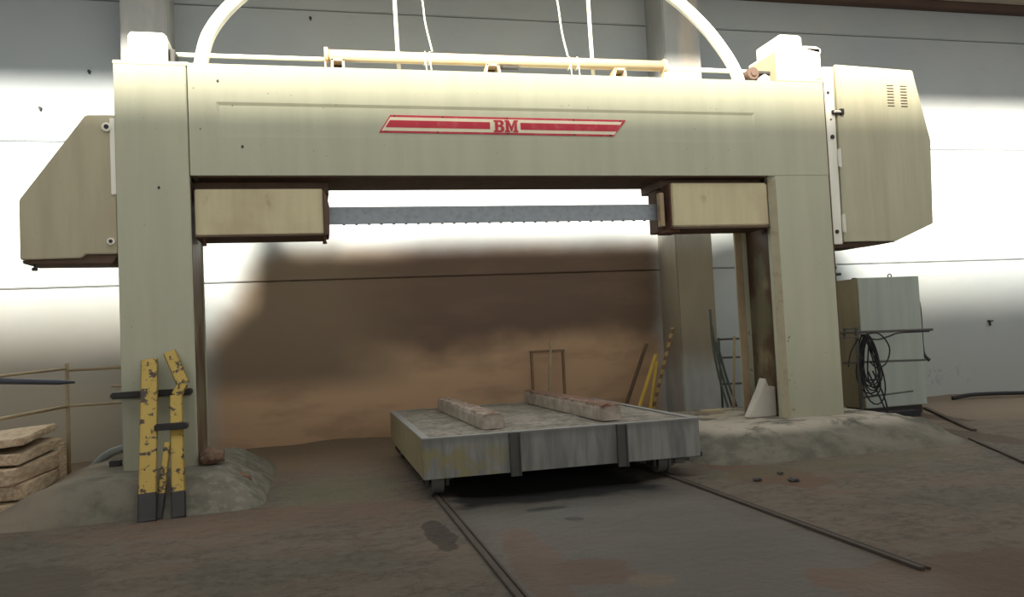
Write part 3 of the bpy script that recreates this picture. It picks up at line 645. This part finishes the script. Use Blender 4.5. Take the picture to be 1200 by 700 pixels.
tag(MB().tube(spline([(-2.75, 10.9, .10), (-2.62, 10.9, .26), (-2.48, 10.92, .38), (-2.30, 10.95, .44), (-2.10, 11.0, .43)], 8), .05, 12).build('grey_hose', hm, origin=(-2.5, 10.9, .1)), 'short grey hose curving out from behind the left leg', 'hose')
GT = 'sawn timber slabs stacked at the left edge'
tl = ['topmost pale timber slab of the stack at the left edge', 'tilted second timber slab from the top of the left stack', 'third timber slab from the top of the left stack', 'fourth timber slab from the top, poking out of the left stack', 'bottom timber slab of the left stack']
specs = [(-4.15, -2.98, 9.25, 11.0, .68, .755, .10, -.05), (-4.1, -2.93, 9.15, 10.9, .555, .655, .05, .02), (-4.2, -2.86, 9.0, 10.75, .37, .52, -.03, .01), (-4.1, -2.84, 9.1, 10.6, .20, .35, .03, 0), (-4.2, -2.82, 9.0, 10.65, .02, .18, -.02, 0)]
for (a, b_, c, d, z0, z1, rot, tilt), lb in zip(specs, tl):
    ctr = Vector(((a+b_)/2, (c+d)/2, (z0+z1)/2)); mm = Matrix.Translation(ctr) @ Matrix.Rotation(rot, 4, 'Z') @ Matrix.Rotation(tilt*1.5, 4, 'Y') @ Matrix.Translation(-ctr)
    m = MB(); m.box(a, b_, c, d, z0, z1, .012, mm)
    for v in m.b.verts: v.co.z += .012*fbm(v.co.x, v.co.y, 3); v.co.x += .015*fbm(v.co.y, v.co.z, 4)
    tag(m.build('timber_slab', TIMBER, origin=(ctr.x, ctr.y, z0)), lb, 'timber', GT)
tag(MB().box(-2.855, -2.785, 10.30, 10.37, -.01, .62, .006).build('timber_stake', TIMBER, origin=(-2.82, 10.33, 0)), 'short upright timber stake at the right end of the slab stack', 'stake')
tag(MB().box(-2.28, -2.16, 10.1, 10.2, .33, .40, .006).build('black_block', DARK, origin=(-2.22, 10.15, .33)), 'small black block on the concrete base just left of the left leg', 'block')

# ------------------------------------------------------------------ behind the saw
tag(MB().tube([(3.63, 12.8, 0), (3.79, 12.85, 1.48)], .022, 10).build('thin_pole', RAILP, origin=(3.63, 12.8, 0)), 'thin tan pole standing against the wall behind the stone beams', 'pole')
tag(MB().box(3.45, 4.05, 12.95, 13.0, 1.29, 1.33, .004).box(3.46, 3.50, 12.95, 13.0, 0, 1.31, .004).box(4.0, 4.04, 12.95, 13.0, 0, 1.31, .004).build('low_rail', flat('dusty_pipe', (.21, .14, .09), .85), origin=(3.7, 12.97, 0)), 'low brown rail along the back wall behind the thin pole', 'railing')
tag(bar((4.82, 12.1, .02), (5.46, 12.48, 1.17), .055, .03).build('yellow_bar', YBAR, origin=(4.82, 12.1, 0)), 'plain yellow bar leaning toward the right wall column', 'bar')
tag(bar((5.06, 12.05, .02), (5.50, 12.55, 1.05), .045, .03).build('yellow_bar', YBAR, origin=(5.06, 12.05, 0)), 'short ochre bar between the yellow bar and the striped bar', 'bar')
tag(bar((5.12, 12.15, .02), (5.76, 12.42, 1.60), .05, .03).build('striped_bar', STRIPE, origin=(5.12, 12.15, 0)), 'yellow and brown striped bar leaning on the right wall column', 'bar')
tag(bar((4.66, 12.3, .02), (5.42, 12.75, 1.35), .06, .03).build('brown_board', UNDER, origin=(4.66, 12.3, 0)), 'dark brown board leaning behind the yellow bars', 'board')
# railing in the gap between the wall column and the right leg
m = MB(); yy = 11.9
for z in (1.375, 1.08, .66): m.tube([(6.28, yy, z), (7.6, yy, z-.02)], .016, 8)
m.tube([(7.55, yy, 0), (7.55, yy, 1.4)], .022, 8); m.tube([(6.30, yy, 0), (6.30, yy, 1.4)], .018, 8)
tag(m.build('dark_railing', GALV, origin=(6.9, yy, 0)), 'dark three bar railing seen in the gap behind the right leg', 'railing')
tag(MB().tube([(6.16, 11.3, .30), (6.33, 11.45, 1.42)], .022, 8).build('pale_pole', WOOD, origin=(6.16, 11.3, .3)), 'pale slanting pole leaning in the gap behind the right leg', 'pole')
for k, (dx, lb) in enumerate(((0, 'green hose hanging nearest the wall column behind the right leg'), (.06, 'middle green hose in the gap behind the right leg'), (.12, 'green hose farthest right of the three in the gap'))):
    tag(MB().tube(spline([(6.10+dx*.2, 11.75, 1.85-.25*k), (6.09+dx*.6, 11.7, 1.3), (6.14+dx, 11.65, .8), (6.24+dx*1.3, 11.6, .28)], 8), .02, 8).build('green_hose', GREENH, origin=(6.2+dx, 11.6, .28)), lb, 'hose', 'green hoses behind the right leg')
MB().prism([(6.20, 1.86), (6.28, 1.80), (6.36, 1.83), (6.345, 1.90), (6.29, 1.93), (6.29, 3.2), (6.20, 3.2)], 1, 11.0, 11.06, .006).box(6.22, 6.27, 11.03, 11.5, 3.1, 3.2, .004).build('hanging_tan_plate', TAN, saw, 'tan hooked strip hanging behind the right leg')
MB().box(6.0, 6.25, 10.5, 11.06, 3.14, 3.22, .005).build('strip_bracket', UNDER, saw)
tag(MB().box(5.42, 5.72, 10.75, 10.95, .335, .385, .008).build('wood_offcut', WOOD, origin=(5.57, 10.85, .335)), 'small pale wood offcut on the right concrete base behind the leg', 'wood')
def slabp(poly, x0, x1): return MB().prism(poly, 1, x0, x1, .012)
tag(slabp([(5.66, .335), (6.07, .335), (6.07, .74), (5.98, .72), (5.93, .86), (5.86, .70)], 9.95, 10.12).build('broken_slab', flat('pale_slab_stone', (.50, .47, .40), .9, vary=.15), origin=(5.9, 10.03, .335)), 'pale broken stone slab propped against the inner side of the right leg', 'stone slab')

# ------------------------------------------------------------------ electric cabinet, railing and cable coil on the right
cab = empty('electric_cabinet', (9.15, 11.8, 0), 'tall pale green electric cabinet standing behind the right leg', 'cabinet')
MB().box(8.60, 9.76, 11.5, 12.1, .14, 2.25, .008).build('body', CABSIDE, cab, 'tan sided body')
MB().box(8.605, 9.765, 11.475, 11.505, .15, 2.255, .006).build('door', CABINET, cab, 'pale grey green door')
MB().box(8.66, 9.70, 11.52, 12.06, -.02, .14, .004).build('plinth', DARK, cab, 'black base')
MB().tube([(9.47+.035*math.cos(a), 11.8, 2.29+.035*math.sin(a)) for a in [i*2*math.pi/16 for i in range(16)]], .009, 8, closed=True).cyl((9.47, 11.8, 2.235), (9.47, 11.8, 2.262), .015, 8).build('lifting_eye', GALV, cab)
MB().box(8.62, 8.68, 11.6, 11.65, 2.24, 2.27, .003).build('lifting_eye', GALV, cab)
tag(MB().tube(spline([(9.785, 11.6, 2.0), (9.83, 11.58, 1.75), (9.815, 11.56, 1.4), (9.815, 11.56, 1.1), (9.83, 11.55, .95), (9.90, 11.5, .85)], 8), [.03]*41, 10).build('black_cable', BLACK, cab, 'thick black cable down the right side') if False else MB().tube(spline([(9.79, 11.6, 2.0), (9.83, 11.58, 1.75), (9.815, 11.56, 1.4), (9.815, 11.56, 1.1), (9.83, 11.55, .95), (9.89, 11.5, .85)], 8), .028, 10).build('black_cable', BLACK, cab, 'thick black cable down the right side'), None, None)
m = MB(); yr = 10.8
m.tube([(8.02, yr, -.01), (8.02, yr, 1.47)], .030, 10)
m.tube([(7.5, yr, 1.40), (9.42, yr+.05, 1.375)], .020, 8); m.tube([(7.5, yr, .95), (9.26, yr+.05, .91)], .017, 8); m.tube([(8.0, yr, .40), (9.15, yr+.25, .42)], .014, 8)
m.box(7.80, 8.0, yr-.02, yr+.02, 1.44, 1.46, .003); m.box(7.80, 7.82, yr-.02, yr+.02, 1.30, 1.46, .003); m.box(7.5, 8.0, yr-.02, yr+.02, 1.31, 1.33, .003)
tag(m.build('pipe_railing', GALV, origin=(8.02, yr, 0)), 'pipe railing in front of the electric cabinet, carrying the coiled cable', 'railing')
m = MB(); rr = random.Random(3)
for k in range(9):
    cx = 8.13+rr.uniform(-.05, .07); top = 1.36-rr.uniform(0, .05); bot = .55+rr.uniform(-.25, .12); w_ = .10+rr.uniform(0, .10); pts = []
    for i in range(28):
        a = i*2*math.pi/28; t = (1-math.cos(a))/2
        pts.append((cx+w_*math.sin(a)*(.45+.8*t)+.06*t, yr-.07+.035*math.sin(a*1.5+k)+.012*k-.03, top+(bot-top)*t+.01*math.sin(3*a+k)))
    m.tube(pts, .011, 6, closed=True)
m.tube(spline([(8.05, yr-.06, 1.34), (8.35, yr-.06, 1.36), (8.52, yr-.07, 1.15), (8.45, yr-.08, .92), (8.28, yr-.08, .84), (8.16, yr-.07, .95)], 8), .011, 6)
m.tube(spline([(8.05, yr-.06, 1.36), (8.3, yr-.06, 1.27), (8.55, yr-.05, 1.31), (8.75, yr-.03, 1.35), (9.3, yr-.02, 1.35)], 8), .012, 6)
m.tube(spline([(8.0, yr-.06, 1.30), (7.86, yr-.05, 1.1), (7.80, yr-.05, .88)], 8), .011, 6)
m.tube(spline([(8.12, yr-.07, .8), (8.25, yr-.10, .45), (8.34, yr-.14, .18), (8.38, yr-.2, .10)], 8), .012, 6)
m.tube(spline([(8.2, yr-.07, .8), (8.33, yr-.10, .45), (8.36, yr-.14, .22), (8.32, yr-.2, .06)], 8), .012, 6)
tag(m.build('cable_coil', BLACK, origin=(8.13, yr, 1.38)), 'loose coil of dark cable hung on the right pipe railing', 'cable')
tag(MB().box(8.72, 9.36, 11.15, 11.35, .0, .10, .008).build('black_channel', BLACK, origin=(9.0, 11.25, 0)), 'short black channel on the floor below the electric cabinet', 'channel')
tag(MB().tube(spline([(11.35, 12.7, .06), (11.7, 12.65, .10), (12.1, 12.6, .10), (12.8, 12.5, .08), (13.8, 12.4, .06)], 8), [.035]*33, 10).build('black_hose', BLACK, origin=(12.3, 12.6, .02)), 'black hose lying along the foot of the wall at the right edge', 'hose')
rg = flat('gutter_steel', (.055, .038, .028), .8, vary=.4)
tag(bar((10.15, 12.0, .015), (8.62, 9.30, .015), .07, .04).build('angle_iron', rg, origin=(9.4, 10.6, 0)), 'dark angle iron on the floor running from the cabinet toward the right edge', 'angle iron', 'angle irons on the floor at right')
tag(bar((8.05, 8.75, .012), (7.2, 7.1, .012), .06, .03).build('angle_iron', rg, origin=(7.6, 7.9, 0)), 'dark angle iron on the floor at the right edge, nearer the camera', 'angle iron', 'angle irons on the floor at right')
# loose fittings on the wall
tag(MB().cyl((12.746, YW-.05, 1.43), (12.746, YW+.02, 1.43), .02, 8).box(12.73, 12.76, YW-.06, YW-.03, 1.34, 1.44, .004).box(12.73, 12.82, YW-.06, YW-.03, 1.42, 1.445, .004).build('hook', DARK, origin=(12.75, YW, 1.4)), 'small dark hook on the bare wall right of the cabinet', 'hook')
for (x, z, lb) in ((-3.789, 5.288, 'black anchor stud on the wall above the left pulley cover'), (-2.61, 5.93, 'black anchor stud on the wall beside the left wall column'), (0.147, 6.83, 'black anchor stud high on the wall right of the arched pipe')):
    if x == -2.61: x, z = -3.113, 5.86
    tag(MB().cyl((x, YW-.03, z), (x+.01, YW+.02, z), .022, 8).box(x-.008, x+.015, YW-.03, YW, z-.04, z+.01, .004).build('anchor_stud', BLACK, origin=(x, YW, z)), lb, 'stud', 'anchor studs in the wall panels')
